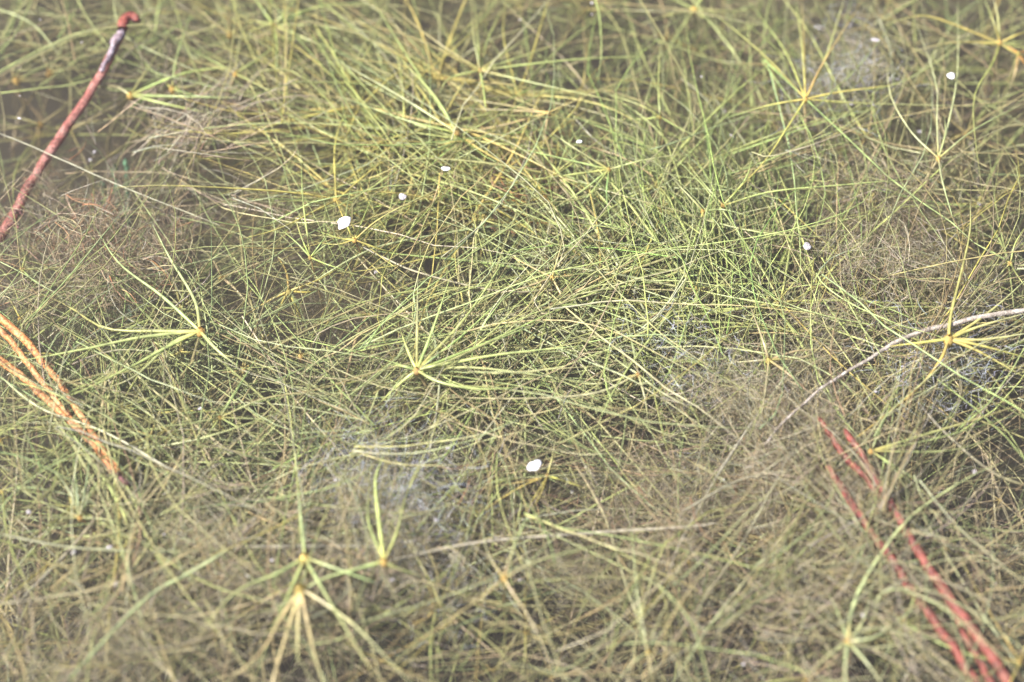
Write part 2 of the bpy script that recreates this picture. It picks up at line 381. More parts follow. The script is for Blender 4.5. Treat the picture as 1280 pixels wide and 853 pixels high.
# ------------------------------------------------------------------ whorled water plants traced one by one
# node pixel, depth of the node, leaf thickness, colour of the leaves, leaves as lists of pixels (x, y[, z]), optional stem pixels, label
PLANTS = [
 (163, 119, -.055, 1.15, 'bright', [[(178, 92), (200, 66), (232, 0)], [(230, 92), (292, 82)], [(215, 120), (300, 122)], [(205, 131), (262, 142)], [(196, 98), (245, 74)], [(140, 108), (96, 112)]], [(156, 126), (140, 160), (134, 190)], 'yellow green whorl with a long upright leaf right of the red stalk tip'),
 (215, 111, -.05, 1.0, 'green', [[(222, 70), (240, 13)], [(190, 86), (152, 56)], [(250, 106), (289, 97)], [(245, 118), (284, 125)], [(232, 100), (262, 60)]], [], 'small pale based whorl directly right of the yellow green whorl by the red stalk tip'),
 (287, 44, -.06, 1.0, 'olive', [[(285, 22), (285, -10)], [(262, 24), (240, 4)], [(303, 30), (318, 18), (345, -8)], [(276, 20), (264, -12)], [(312, 50), (350, 66)]], [], 'olive whorl opening upward above the brown twigs, its orange crown in a fan of leaves'),
 (343, 32, -.045, 1.0, 'bright', [[(330, 14), (312, -10)], [(380, 16), (414, 3)], [(358, 14), (378, -12)], [(385, 50), (432, 72)], [(388, 32), (440, 38)], [(346, 60), (346, 92)], [(315, 28), (280, 34)]], [], 'bright whorl with long leaves thrown wide beside the olive fan shaped whorl'),
 (294, 92, -.05, 0.9, 'green', [[(255, 68), (205, 38)], [(322, 74), (348, 55)], [(320, 104), (352, 122)], [(300, 50), (318, 8)], [(262, 82), (214, 72)]], [(276, 140), (262, 180), (228, 232)], 'green whorl with long straight leaves standing over the bent brown twig'),
 (62, 91, -.11, 1.25, 'olive', [[(90, 70), (141, 27)], [(78, 62), (98, 22)], [(95, 84), (140, 70)], [(40, 96), (0, 100)], [(52, 60), (40, 15)]], [(48, 112), (24, 145), (17, 200)], 'dull olive whorl sunk in dark water left of the red stalk, orange crown blurred'),
 (20, 101, -.12, 1.25, 'olive', [[(28, 80), (40, 50), (62, 8)], [(10, 70), (-4, 36)], [(60, 82), (105, 66)], [(60, 102), (112, 104)], [(4, 104), (-20, 112)]], [], 'dull olive whorl with the broad blurred orange crown at the edge of the dark mud'),
 (50, 156, -.12, 1.0, 'olive', [[(25, 148), (-8, 145)], [(22, 160), (-8, 164)], [(74, 138), (104, 112)], [(66, 160), (100, 172)]], [], 'sparse dark whorl on bare mud, its orange crown below the dull olive pair'),
 (600, 88, -.03, 1.0, 'bright', [[(590, 40), (588, -10)], [(612, 50), (636, -8)], [(601, 40), (593, -5)], [(545, 52), (475, -2)], [(655, 52), (724, 17)], [(660, 68), (720, 43)], [(680, 78), (740, 70), (823, 72)], [(562, 98), (549, 118)], [(680, 104), (740, 122), (826, 147)], [(603, 110), (609, 136)]], [(600, 100), (604, 150)], 'airy whorl with a straight leaf reaching far right over open brown water'),
 (685, 141, -.03, 0.9, 'straw', [[(740, 118), (826, 81)], [(630, 158), (558, 168)], [(630, 138), (560, 136)], [(680, 170), (676, 192)], [(640, 165), (560, 205)], [(610, 130), (520, 116)]], [(690, 180), (686, 240)], 'straw coloured whorl carrying one thin tan leaf that points away from the tangle'),
 (761, 212, -.035, 0.95, 'bright', [[(725, 190), (690, 168)], [(700, 195), (640, 184)], [(690, 222), (610, 232)], [(725, 242), (680, 272)], [(800, 202), (856, 191)], [(742, 238), (721, 262)], [(756, 250), (766, 300)]], [], 'yellow green whorl whose leaves point back into the thick yellow tangle'),
 (682, 245, -.05, 1.0, 'yellow', [[(662, 220), (638, 193)], [(645, 230), (604, 214)], [(658, 252), (637, 259)], [(668, 232), (656, 217)], [(700, 268), (725, 300)]], [], 'short yellow whorl among rusty crowns in the thick tangle'),
 (475, 175, -.05, 1.0, 'yellow', [[(462, 200), (432, 252)], [(470, 198), (448, 246)], [(490, 196), (513, 216)], [(520, 184), (570, 190)], [(440, 160), (396, 142)]], [], 'whorl with a bright orange crown and leaves falling toward the largest white petal'),
 (580, 175, -.04, 1.0, 'bright', [[(530, 196), (465, 244)], [(520, 180), (425, 168)], [(540, 205), (500, 250)], [(640, 180), (720, 190)], [(560, 200), (540, 240)], [(530, 160), (440, 128)], [(520, 165), (410, 155)]], [], 'dense whorl with an orange crown in the middle of the thick yellow tangle'),
 (571, 166, -.028, 1.1, 'bright', [[(520, 80), (462, -5)], [(545, 120), (500, 70)], [(500, 120), (418, 72)], [(505, 150), (424, 122)]], [], 'whorl of very long bright blades that run up out of the thick yellow tangle'),
 (825, 146, -.035, 0.9, 'bright', [[(800, 132), (745, 112)], [(822, 110), (826, 60)], [(850, 160), (890, 180)], [(800, 150), (740, 150)]], [], 'whorl closing the end of the long arched leaves, beside open brown water'),
 (1007, 124, -.012, 1.1, 'yellow', [[(960, 78), (912, 36), (872, 4)], [(982, 60), (931, -6)], [(998, 60), (994, -8)], [(1003, 60), (1003, -6)], [(1026, 70), (1058, -8)], [(1030, 76), (1080, -6)], [(1060, 126), (1119, 129), (1290, 131)], [(985, 160), (951, 202), (904, 256)], [(1045, 116), (1120, 104)], [(960, 134), (900, 150)]], [(1006, 140), (1011, 202), (1025, 265)], 'large open whorl with brown crown before a cloudy grey patch, stem dropping straight below'),
 (1173, 198, -.015, 0.95, 'palegreen', [[(1174, 150), (1170, 100), (1144, 24)], [(1184, 150), (1193, 90), (1194, 0)], [(1140, 165), (1115, 120), (1106, 78)], [(1220, 165), (1285, 126)], [(1184, 168), (1180, 145)], [(1178, 230), (1194, 284)]], [(1152, 230), (1120, 256), (1085, 282)], 'whorl with long arching pale leaves and small yellow crown under the brightest small petal'),
 (1250, 54, -.03, 1.0, 'yellow', [[(1170, 22), (1130, 22), (1092, 34)], [(1180, 56), (1112, 74)], [(1240, 26), (1228, -5)], [(1272, 44), (1290, 38)], [(1246, 20), (1240, -8)], [(1236, 80), (1215, 130), (1226, 245)], [(1268, 66), (1290, 74)]], [], 'whorl with golden crown and two long flat arches, above the rust crowned whorl'),
 (1273, 67, -.04, 1.0, 'orange', [[(1262, 60), (1245, 50)], [(1285, 62), (1300, 58)], [(1268, 90), (1255, 130)], [(1282, 80), (1298, 98)]], [], 'stubby whorl with rust red crown below the golden crowned whorl'),
 (904, 257, -.035, 1.0, 'bright', [[(970, 240), (1060, 232), (1152, 230)], [(930, 225), (945, 190)], [(880, 230), (852, 196)], [(900, 300), (905, 350)]], [], 'whorl sending one long level leaf toward the pale arching whorl'),
 (879, 264, -.04, 1.0, 'bright', [[(862, 245), (838, 222)], [(900, 245), (930, 226)], [(905, 262), (938, 270)], [(884, 300), (896, 352)], [(868, 300), (850, 340)]], [], 'short whorl with small orange crown at the head of the upright bright green blades'),
 (250, 414, -.012, 1.75, 'bright', [[(200, 370), (150, 330), (118, 283)], [(236, 375), (215, 325), (190, 280)], [(200, 416), (134, 408), (80, 388), (28, 358)], [(180, 420), (100, 437), (0, 456)], [(200, 434), (158, 458), (80, 495), (-5, 513)], [(272, 436), (297, 459)], [(215, 430), (170, 470), (130, 490)]], [(242, 446), (230, 470), (222, 500), (245, 514)], 'large clear whorl with thick green and tan leaves reaching across to the orange stalks'),
 (277, 347, -.10, 1.3, 'tan', [[(255, 365), (235, 390)], [(295, 362), (314, 384)], [(260, 320), (235, 300)], [(278, 370), (280, 388)], [(310, 335), (350, 318)]], [], 'pale blurred whorl hanging in murky water behind the large clear whorl'),
 (361, 364, -.07, 1.2, 'yellow', [[(395, 350), (432, 330)], [(352, 380), (348, 400)], [(370, 385), (380, 408)], [(385, 366), (405, 360)], [(335, 378), (300, 400)], [(356, 340), (345, 315)]], [], 'blurred straw whorl with broad orange crown below the largest white petal'),
 (388, 322, -.03, 0.9, 'bright', [[(372, 304), (348, 283)], [(410, 305), (435, 296)], [(378, 300), (368, 270)], [(408, 330), (432, 338)], [(398, 308), (412, 290)], [(381, 250), (380, 198)]], [], 'small bright whorl with one upright leaf below and left of the largest white petal'),
 (376, 445, -.09, 1.1, 'olive', [[(330, 425), (285, 405)], [(405, 458), (432, 472)], [(400, 438), (430, 430)], [(372, 410), (368, 380)], [(340, 455), (300, 470)]], [], 'olive whorl half hidden right of the large clear whorl'),
 (275, 522, -.05, 1.0, 'green', [[(330, 500), (380, 490), (435, 493)], [(340, 526), (432, 540)], [(260, 545), (242, 568)], [(298, 486), (320, 444)], [(300, 535), (345, 560)], [(240, 530), (200, 535)]], [], 'whorl with orange crown under the hanging curl of stem below the large clear whorl'),
 (27, 337, -.06, 1.0, 'green', [[(12, 342), (-5, 346)], [(14, 355), (-5, 378)], [(70, 334), (128, 328)], [(34, 310), (40, 280)], [(45, 352), (80, 372)]], [], 'whorl with red brown crown between red stalk and orange stalks'),
 (25, 398, -.07, 0.9, 'yellow', [[(14, 380), (2, 358)], [(27, 415), (30, 440)], [(40, 385), (66, 366)], [(18, 412), (8, 428)]], [], 'tiny yellow whorl poised just above the orange stalks'),
 (521, 463, -.016, 1.45, 'bright', [[(522, 400), (522, 342)], [(545, 410), (566, 340)], [(580, 390), (660, 283)], [(610, 425), (714, 379)], [(620, 445), (727, 433)], [(600, 462), (744, 478)], [(505, 458), (488, 456)], [(550, 478), (600, 487), (660, 482)], [(580, 440), (690, 398)], [(560, 450), (640, 415)], [(512, 440), (500, 410)], [(580, 420), (640, 360)], [(500, 480), (470, 510)]], [(530, 478), (553, 520), (583, 567)], 'brightest golden crowned whorl with a full fan of leaves sweeping to one side'),
 (798, 468, -.03, 1.1, 'palegreen', [[(740, 490), (640, 501), (539, 497)], [(775, 452), (750, 430)], [(790, 420), (768, 340), (752, 300)], [(825, 490), (870, 515)], [(740, 480), (680, 470)], [(806, 500), (812, 540)]], [], 'fuzzy grey crowned whorl sending one long pale arc back under the golden crowned whorl'),
 (690, 347, -.03, 0.95, 'straw', [[(668, 335), (638, 321)], [(675, 365), (656, 386)], [(702, 370), (712, 398)], [(720, 343), (748, 338)], [(650, 360), (600, 372)], [(698, 320), (706, 292)]], [], 'tan crowned whorl with drooping leaves beside the long upright brown stem'),
 (443, 300, -.02, 1.0, 'yellow', [[(420, 298), (383, 284)], [(418, 306), (384, 300)], [(460, 278), (500, 232)], [(452, 280), (470, 240)], [(480, 268), (556, 230)], [(435, 285), (418, 245)], [(475, 312), (500, 318)], [(430, 275), (440, 232)]], [], 'whorl with glowing orange crown touching the largest white petal'),
 (1186, 424, -.006, 2.0, 'yellow', [[(1215, 400), (1250, 375), (1290, 340)], [(1225, 410), (1285, 392)], [(1230, 424), (1290, 418)], [(1225, 440), (1285, 474)], [(1225, 430), (1290, 448)], [(1175, 450), (1135, 495), (1040, 572)], [(1150, 428), (1110, 432)], [(1190, 390), (1212, 300), (1210, 250)]], [(1192, 445), (1200, 500)], 'big soft edged whorl with golden orange crown lying over the pale dead stalk'),
 (961, 450, -.03, 1.3, 'tan', [[(1010, 445), (1040, 420), (1063, 395)], [(940, 452), (910, 455)], [(985, 468), (1012, 492)], [(1000, 440), (1060, 440)], [(955, 490), (950, 530)], [(950, 420), (935, 380)]], [], 'hazy tan crowned whorl above the narrow end of the pale dead stalk'),
 (1089, 564, -.03, 1.1, 'green', [[(1160, 545), (1220, 525), (1285, 498)], [(1170, 552), (1285, 518)], [(1102, 530), (1120, 492)], [(1190, 562), (1275, 535)], [(1130, 590), (1180, 620)]], [(1080, 585), (1085, 610)], 'green whorl with bright yellow crown touching the top of the dark red stalks'),
 (1263, 329, -.05, 1.0, 'bright', [[(1235, 312), (1200, 296)], [(1272, 345), (1290, 372)], [(1270, 305), (1285, 280)], [(1245, 350), (1225, 380)], [(1230, 335), (1190, 345)]], [], 'yellow green whorl above the free end of the pale dead stalk'),
 (100, 647, -.05, 1.05, 'cool', [[(80, 610), (44, 566)], [(90, 605), (72, 560)], [(115, 615), (130, 590)], [(108, 600), (112, 560)], [(50, 645), (-5, 646)], [(40, 620), (-5, 585)], [(135, 650), (180, 660)], [(95, 600), (92, 555)]], [], 'cool green whorl with yellow crown spreading below the dark end of the orange stalks'),
 (376, 736, -.004, 2.2, 'straw', [[(350, 775), (325, 815), (278, 860)], [(385, 780), (400, 830), (415, 880)], [(372, 780), (372, 830)], [(365, 775), (345, 840), (335, 880)], [(410, 755), (450, 790), (520, 860)]], [(380, 760), (386, 800)], 'thick blurred straw whorl with a pale orange knob, leaves hanging downward'),
 (381, 697, -.010, 1.9, 'green', [[(345, 715), (296, 740), (250, 790)], [(370, 730), (340, 790), (318, 850)], [(400, 730), (430, 780), (470, 850)], [(378, 660), (372, 610)], [(420, 712), (470, 730)]], [], 'soft green whorl directly above the thick straw whorl with pale orange knob'),
 (480, 702, -.008, 1.5, 'bright', [[(466, 660), (460, 620), (467, 566)], [(474, 650), (472, 600), (478, 570)], [(496, 665), (512, 620), (530, 565)], [(450, 712), (395, 728), (330, 770)], [(500, 712), (540, 722)]], [], 'yellow based whorl with three upright leaves standing before a cloudy grey patch'),
 (630, 723, -.012, 1.2, 'tan', [[(645, 745), (660, 775), (695, 850)], [(600, 745), (540, 790), (470, 850)], [(640, 690), (660, 640)], [(612, 690), (600, 640)], [(680, 700), (760, 680)]], [], 'brown crowned whorl with dead tan leaves below the broad pale strand'),
 (684, 595, -.06, 0.9, 'yellow', [[(640, 605), (565, 616)], [(670, 620), (645, 658)], [(676, 612), (664, 640)], [(650, 610), (600, 640)], [(700, 600), (730, 610)], [(690, 570), (695, 545)]], [], 'whorl with orange crown beside the oval white petal, amid rusty dead stems'),
 (657, 790, -.13, 0.9, 'yellow', [[(655, 750), (660, 720)], [(630, 790), (590, 792)], [(690, 775), (730, 750)], [(655, 820), (650, 855)], [(675, 800), (705, 815)]], [], 'small deep whorl with tiny yellow crown below the brown crowned whorl'),
 (810, 815, -.06, 1.1, 'palegreen', [[(803, 760), (808, 679)], [(796, 770), (790, 715)], [(822, 780), (842, 740)], [(815, 840), (822, 870)], [(790, 830), (765, 860)], [(800, 740), (788, 660)], [(830, 790), (870, 745)]], [], 'pale green upright whorl with a bluish bit caught in its crown'),
 (1015, 707, -.10, 1.1, 'palegreen', [[(1016, 640), (1018, 566)], [(1026, 650), (1026, 585)], [(1011, 660), (1008, 610)], [(1060, 702), (1119, 690)], [(1024, 740), (1040, 780)]], [], 'upright pale green whorl with sharp yellow crown left of the dark red stalks'),
 (1035, 674, -.10, 1.0, 'yellow', [[(990, 673), (930, 672)], [(1040, 655), (1044, 640)], [(1000, 660), (960, 640)], [(1060, 690), (1090, 715)], [(1025, 650), (1010, 620)]], [], 'whorl with one level yellow leaf near the upright pale green whorl by the red stalks'),
 (1060, 802, -.03, 1.4, 'palegreen', [[(1066, 760), (1085, 712), (1135, 652), (1213, 602), (1254, 580)], [(1048, 770), (1030, 730)], [(1058, 830), (1056, 870)], [(1085, 830), (1105, 860)], [(1100, 790), (1160, 745)], [(1035, 820), (1005, 850)], [(1075, 770), (1100, 700)]], [], 'whorl throwing one great pale arch over the dark red stalks'),
 (1129, 776, -.05, 1.0, 'bright', [[(1160, 795), (1215, 815), (1285, 832)], [(1145, 800), (1160, 828)], [(1140, 750), (1150, 715)], [(1105, 765), (1080, 750)], [(1120, 800), (1100, 830)]], [], 'bright whorl lying between the two dark red stalks'),
 (1275, 828, -.05, 1.0, 'yellow', [[(1245, 780), (1216, 729), (1180, 660)], [(1240, 822), (1200, 812)], [(1285, 800), (1298, 770)], [(1262, 850), (1250, 880)]], [], 'whorl with one long slanting leaf beyond the lower end of the dark red stalks'),
 (595, 680, -.12, 1.0, 'green', [[(570, 700), (540, 712)], [(610, 650), (618, 600)], [(580, 650), (560, 620)], [(630, 690), (670, 700)], [(598, 720), (605, 760)]], [], 'dim green whorl deep beneath the broad pale strand'),
 (966, 81, -.08, 1.2, 'olive', [[(940, 60), (905, 40)], [(985, 60), (1010, 40)], [(950, 100), (920, 130)], [(970, 110), (980, 160)], [(930, 80), (880, 75)]], [], 'dim olive whorl behind the large open whorl with brown crown'),
 (868, 12, -.07, 1.5, 'bright', [[(850, 40), (830, 75)], [(890, 30), (935, 60)], [(880, -5), (890, -30)], [(910, 14), (960, 10)], [(830, 20), (780, 40)], [(845, 0), (810, -18)]], [], 'blurred bright green whorl in open water above the large brown crowned whorl'),
 (1250, 625, -.16, 1.0, 'tan', [[(1225, 610), (1195, 590)], [(1262, 600), (1275, 570)], [(1240, 655), (1225, 690)], [(1268, 640), (1290, 660)], [(1215, 630), (1180, 640)]], [], 'drab tan whorl deep in the dark gap right of the red stalks'),
]


def crown_mesh(P, origin, w, c):
    s = .00085 * w
    up = np.array([0, 0, 1.0])
    pts = [P - up * s * 4.0, P - up * s * 1.6, P, P + up * s * 2.2]
    prof = lambda t: s * (0.7 + 1.5 * np.sin(np.clip(t * 1.05, 0, 1) * math.pi) ** 0.8) + 1e-5
    return single_tube('crown', pts, s, s, c, c * 0.95, M_BLADE, n=7, sides=7, origin=origin, rprof=prof)


def blade_prof(w):
    r = .00056 * min(w, 1.6)
    return lambda t: r * (0.95 + 0.25 * np.sin(np.clip(t * 2.2, 0, 1) * math.pi)) * np.clip(1.08 - t ** 3.2, 0.12, 1)


def jit(c, s=0.14):
    return np.clip(c * (1 + rng.normal(0, s)) * (1 + rng.normal(0, s * 0.45, 3)), 0.01, 0.8)


for (px, py, z, w, ck, leaves, stem, label) in PLANTS:
    z = z * 0.5
    if px < 450 and py < 200:
        w *= 1.3
    node = at(px, py, z)
    root = node.copy()
    if stem:
        e = at(stem[-1][0], stem[-1][1], max(z - 0.02 - 0.03 * len(stem), BED + 0.02)); root = e.copy()
    root[0] += rng.normal(0, 0.012); root[1] += abs(rng.normal(0, 0.03))
    root[2] = bed_z(root[0], root[1]) - 0.004
    o = thing('water_plant', root, label, 'water plant', 'whorled water plants of the pond')
    # stem down to the mud
    sp = [node]
    for i, q in enumerate(stem):
        sp.append(at(q[0], q[1], z - 0.018 * (i + 1)))
    mid = (sp[-1] + root) / 2 + rng.normal(0, 0.012, 3) * (1, 1, 0.3)
    sp += [mid, root]
    link('stem', single_tube('stem', sp, .0006 * w, .0008 * w, jit(PAL['straw' if w < 1.3 else 'olive']), PAL['brown'], M_BLADE, n=16, sides=6, origin=root), o)
    mixf = rng.uniform(.15, .75)
    base = jit(PAL['orange'] * mixf + PAL['yellow'] * (.5 - .3 * mixf) + PAL['olive'] * .3, 0.1)
    link('crown', crown_mesh(node, root, w, base), o)
    for lf in leaves:
        n = len(lf)
        zt = z + rng.uniform(-0.022, 0.014)
        pts = [node]
        for i, q in enumerate(lf):
            f = (i + 1) / n
            zz = z * (1 - f) + zt * f + 0.004 * math.sin(f * math.pi)
            pts.append(at(q[0], q[1], min(zz, -0.0025)))
        Lf = np.linalg.norm(pts[-1] - pts[0])
        for q in range(1, len(pts)):
            pts[q] = pts[q] + rng.normal(0, .012, 3) * Lf * (1, 1, .3)
            pts[q][2] = min(pts[q][2], -.002)
        c0 = jit(PAL[ck]); c1 = jit(PAL[random.choice([ck, ck, 'green', 'palegreen', 'olive'])])
        bcol = jit(PAL['yellow'] * .6 + PAL['orange'] * .25 * mixf + PAL[ck] * .3, .1)
        link('leaf', single_tube('leaf', pts, 0, 0, c0, c1, M_BLADE, n=14, sides=6, base=bcol, origin=root, rprof=blade_prof(w * rng.uniform(.85, 1.12))), o)

# ------------------------------------------------------------------ loose strands and stalks lying among the plants
STRANDS = [
 # points, z, radius mm, colours, label
 ([(-10, 163), (60, 192), (150, 232), (275, 282)], -.008, .85, 'pale', 'pale', 'long pale strand crossing over the red stalk toward murky open water'),
 ([(141, -8), (146, 25), (158, 47), (218, 77), (302, 116)], -.010, .85, 'palegreen', 'green', 'pale green strand bending round the tip of the red stalk'),
 ([(-10, 8), (40, 30), (72, 66)], -.01, 1.0, 'green', 'palegreen', 'green strand lying over dark mud left of the red stalk tip'),
 ([(200, -5), (195, 30), (194, 64)], -.012, .8, 'bright', 'bright', 'short upright bright blade right of the red stalk tip'),
 ([(218, 165), (320, 155), (425, 156), (559, 167)], -.010, .95, 'palegreen', 'bright', 'long level bright strand running into the thick yellow tangle'),
 ([(376, 141), (400, 205), (427, 268)], -.02, 1.0, 'cool', 'green', 'blue green strand slanting down to the largest white petal'),
 ([(228, 232), (262, 244), (312, 264)], -.03, 1.0, 'tan', 'pale', 'kinked pale twig end lying on dark water beside the brown twigs'),
 ([(1001, 24), (1060, 50), (1119, 81), (1186, 131), (1219, 202), (1223, 290)], -.045, 1.7, 'grey', 'grey', 'thick grey curved stem sweeping behind the pale arching whorl'),
 ([(850, 97), (878, 120), (895, 145), (912, 194)], -.02, 1.0, 'pale', 'cool', 'pale curl ending above the upright bright green blades'),
 ([(717, 147), (750, 180), (800, 202), (860, 216)], -.012, 1.0, 'pale', 'palegreen', 'pale strand curving beside a tiny white fleck in open brown water'),
 ([(738, 180), (733, 230), (729, 285), (731, 352), (747, 423), (775, 465)], -.018, 1.15, 'grey', 'tan', 'long upright brown stem dropping past the tan crowned whorl'),
 ([(443, 304), (480, 322), (526, 342), (627, 364), (700, 362), (800, 358), (862, 348)], -.012, 1.15, 'pale', 'tan', 'very long pale strand sagging away from the glowing orange crown'),
 ([(395, 350), (450, 318), (500, 302), (580, 288), (640, 280)], -.010, 1.2, 'palegreen', 'cool', 'cool green strand crossing the sagging pale strand near the white petal'),
 ([(688, 275), (678, 320), (660, 352), (613, 409), (560, 460)], -.02, 1.1, 'pale', 'palegreen', 'pale bow shaped strand sweeping down to the golden crowned whorl'),
 ([(532, 382), (549, 453), (546, 510), (536, 570)], -.010, 1.2, 'cool', 'pale', 'grey green strand standing in front of the golden crowned whorl'),
 ([(108, 379), (160, 456), (220, 512), (289, 566)], -.02, 1.25, 'palegreen', 'tan', 'long slanting strand passing under the large clear whorl'),
 ([(136, 330), (136, 362), (150, 390), (182, 412)], -.02, .8, 'pale', 'pale', 'thin pale curl below the dark teal stem'),
 ([(0, 470), (50, 510), (130, 540), (220, 590)], -.008, 1.2, 'palegreen', 'pale', 'pale green strand laid across the orange stalks'),
 ([(296, 684), (400, 683), (505, 684)], -.004, 1.9, 'grey', 'grey', 'wide soft grey strand lying level above the thick straw whorl'),
 ([(-8, 666), (87, 684), (200, 690), (290, 686)], -.006, 1.3, 'pale', 'cool', 'pale level strand below the cool green whorl'),
 ([(284, 688), (230, 720), (181, 750), (84, 850)], -.004, 1.9, 'palegreen', 'cool', 'broad blurred pale green strand slanting away from the soft green whorl'),
 ([(27, 697), (100, 712), (200, 722), (330, 730)], -.02, 1.2, 'olive', 'olive', 'olive strand bowed low across the grey fuzz'),
 ([(140, 625), (80, 695), (30, 745)], -.006, 1.6, 'tan', 'grey', 'broad tan strand slanting below the dark end of the orange stalks'),
 ([(175, 800), (175, 760), (80, 740), (140, 715)], -.02, 1.2, 'tan', 'olive', 'tan strand curled in a hook over the grey fuzz'),
 ([(425, 714), (500, 698), (593, 679), (694, 669), (761, 665), (855, 659), (898, 654)], -.010, 1.9, 'grey', 'pale', 'broad pale strand stretched level below the oval white petal'),
 ([(616, 566), (615, 625), (616, 690)], -.04, .8, 'bright', 'bright', 'thin straight upright green blade left of the oval white petal'),
 ([(612, 510), (618, 540), (590, 620), (565, 680)], -.03, 1.0, 'pale', 'palegreen', 'pale bow shaped blade beside the thin upright green blade'),
 ([(717, 578), (740, 615), (758, 652), (781, 726), (808, 805)], -.012, 1.2, 'tan', 'palegreen', 'long tan strand slanting from rusty stems to the pale green upright whorl'),
 ([(984, 575), (930, 675), (890, 735), (850, 793), (820, 840)], -.012, 1.2, 'pale', 'tan', 'long straw strand slanting through the grey twig tangle'),
 ([(1005, 635), (950, 705), (900, 765), (840, 855)], -.010, 1.3, 'tan', 'palegreen', 'second straw strand running beside the slanting one in the grey twig tangle'),
 ([(1285, 690), (1216, 725), (1150, 762), (1080, 800)], -.010, 1.0, 'tan', 'grey', 'thin brownish strand laid across both dark red stalks'),
 ([(1130, 590), (1085, 640), (1050, 668)], -.02, .9, 'cool', 'palegreen', 'cool green strand crossing the upper dark red stalk'),
 ([(1120, 590), (1180, 690), (1230, 770), (1285, 850)], -.02, 1.1, 'olive', 'palegreen', 'olive strand slanting beside the thickest dark red stalk'),
 ([(1000, 452), (960, 500), (900, 590), (850, 680), (835, 720)], -.006, 1.5, 'grey', 'grey', 'soft brown grey strand leaning below the hazy tan crowned whorl'),
 ([(852, 640), (925, 600), (1000, 585), (1060, 545)], -.006, 1.5, 'grey', 'olive', 'brown grey strand rising to the top of the dark red stalks'),
 ([(760, 300), (790, 360), (820, 410), (858, 450)], -.02, 1.15, 'pale', 'palegreen', 'pale blade leaning in front of the upright bright green blades'),
 ([(1098, 20), (1112, 60), (1118, 110)], -.02, 1.2, 'pale', 'cool', 'bluish white strand hanging beside the cloudy grey patch'),
 ([(982, 125), (990, 150), (1003, 166)], -.01, 2.0, 'grey', 'pale', 'stubby pale grey piece under the large brown crowned whorl'),
 ([(331, 628), (352, 642), (392, 653)], -.006, 2.5, 'tan', 'grey', 'short stout pale rod floating over the grey fuzz'),
 ([(1280, 455), (1240, 500), (1200, 560), (1190, 600)], -.008, 1.1, 'grey', 'tan', 'grey strand crossing the leaves of the yellow crowned whorl'),
 ([(1145, 500), (1180, 540), (1240, 590), (1290, 610)], -.006, 1.6, 'grey', 'olive', 'soft grey strand slanting beneath the big soft edged whorl'),
 ([(300, 505), (335, 450), (350, 420)], -.03, .9, 'straw', 'pale', 'straw blade leaning above the orange crown below the stem curl'),
]
for (p, z, r, ca, cb, label) in STRANDS:
    n = len(p)
    z -= .006 if ca not in ('grey', 'tan') else .016
    zt = z - rng.uniform(0, 0.018)
    pts = [at(q[0], q[1], z + (zt - z) * i / (n - 1)) for i, q in enumerate(p)]
    org = pts[0]
    rr = r * .00058
    fade = .72 if ca in ('grey', 'tan', 'pale') else 1.0
    me = single_tube('strand', pts, 0, 0, jit(PAL[ca], .06) * fade, jit(PAL[cb], .06) * fade, M_BLADE if ca not in ('grey', 'tan') else M_DEAD, n=26, sides=7, origin=org, kink=0.0012,
                     rprof=lambda t: rr * np.clip(1.05 - (2 * t - 1) ** 6 * 0.75, .2, 1) * (1 + 0.05 * np.sin(t * 31)))
    tag(link('loose_strand', me, None, org), label, 'strand')


# ------------------------------------------------------------------ stalks with parts
def stalk_part(name, pix, z0, z1, r0, r1, mat, org, parent=None, lump=0.06, n=30, sides=10, ends=0.5):
    pts = [at(q[0], q[1], z0 + (z1 - z0) * i / (len(pix) - 1)) for i, q in enumerate(pix)]
    P = smooth_line(pts, n)
    w = rng.normal(0, 0.0005, (n, 3)); P = P + (w + np.roll(w, 1, 0)) / 2
    t = np.linspace(0, 1, n)
    lum = 1 + lump * np.convolve(rng.normal(0, 1, n), [.3, .4, .3], 'same')
    R = (r0 + (r1 - r0) * t) * lum
    R[0] *= ends; R[-1] *= ends
    V, F = tubes(P[None] - org, R[None], sides)
    V = V[0] * 1.0
    V = V + rng.normal(0, r0 * lump * .4, V.shape)
    verts = list(V.reshape(-1, 3))
    me = mesh_from_arrays(name, np.array(verts), F, mat, None)
    return link(name, me, parent)


def stalk(name, pix, z0, z1, r0, r1, mat, label, n=34):
    org = at(pix[0][0], pix[0][1], z0)
    o = thing(name, org, label, 'stalk')
    stalk_part('shaft', pix, z0, z1, r0, r1, mat, org, o, n=n)
    return o, org


o, org = stalk('red_stalk', [(158, 26), (146, 54), (128, 88), (108, 124), (66, 184), (38, 232), (14, 274), (-16, 318)], -.006, -.05, .0029, .0036, M_RED,
               'stout coral red water stalk with worn violet skin near its hooked tip')
stalk_part('tip', [(152, 36), (155, 27), (161, 21), (168, 21), (173, 27)], -.003, -.006, .0040, .0028, M_DEEPRED, org, o, .12, 12, 10, .6)
stalk_part('frayed_end', [(164, 24), (170, 26), (176, 29)], -.004, -.009, .0022, .0012, M_DARKTIP, org, o, .2, 8, 8, .5)
for q in ([(152, 38), (145, 52), (139, 62), (134, 74)], [(140, 60), (136, 70), (130, 82), (126, 90)], [(147, 44), (142, 50), (139, 57)]):
    stalk_part('peeling_skin', q, -.0065, -.0095, .0024, .0014, M_WORN, org, o, .22, 10, 8, .4)
for q in ([(16, 268), (22, 264), (28, 270)], [(10, 282), (18, 280), (24, 286)]):
    stalk_part('dark_collar', q, -.034, -.036, .0016, .0012, M_DARKTIP, org, o, .2, 8, 7, .5)

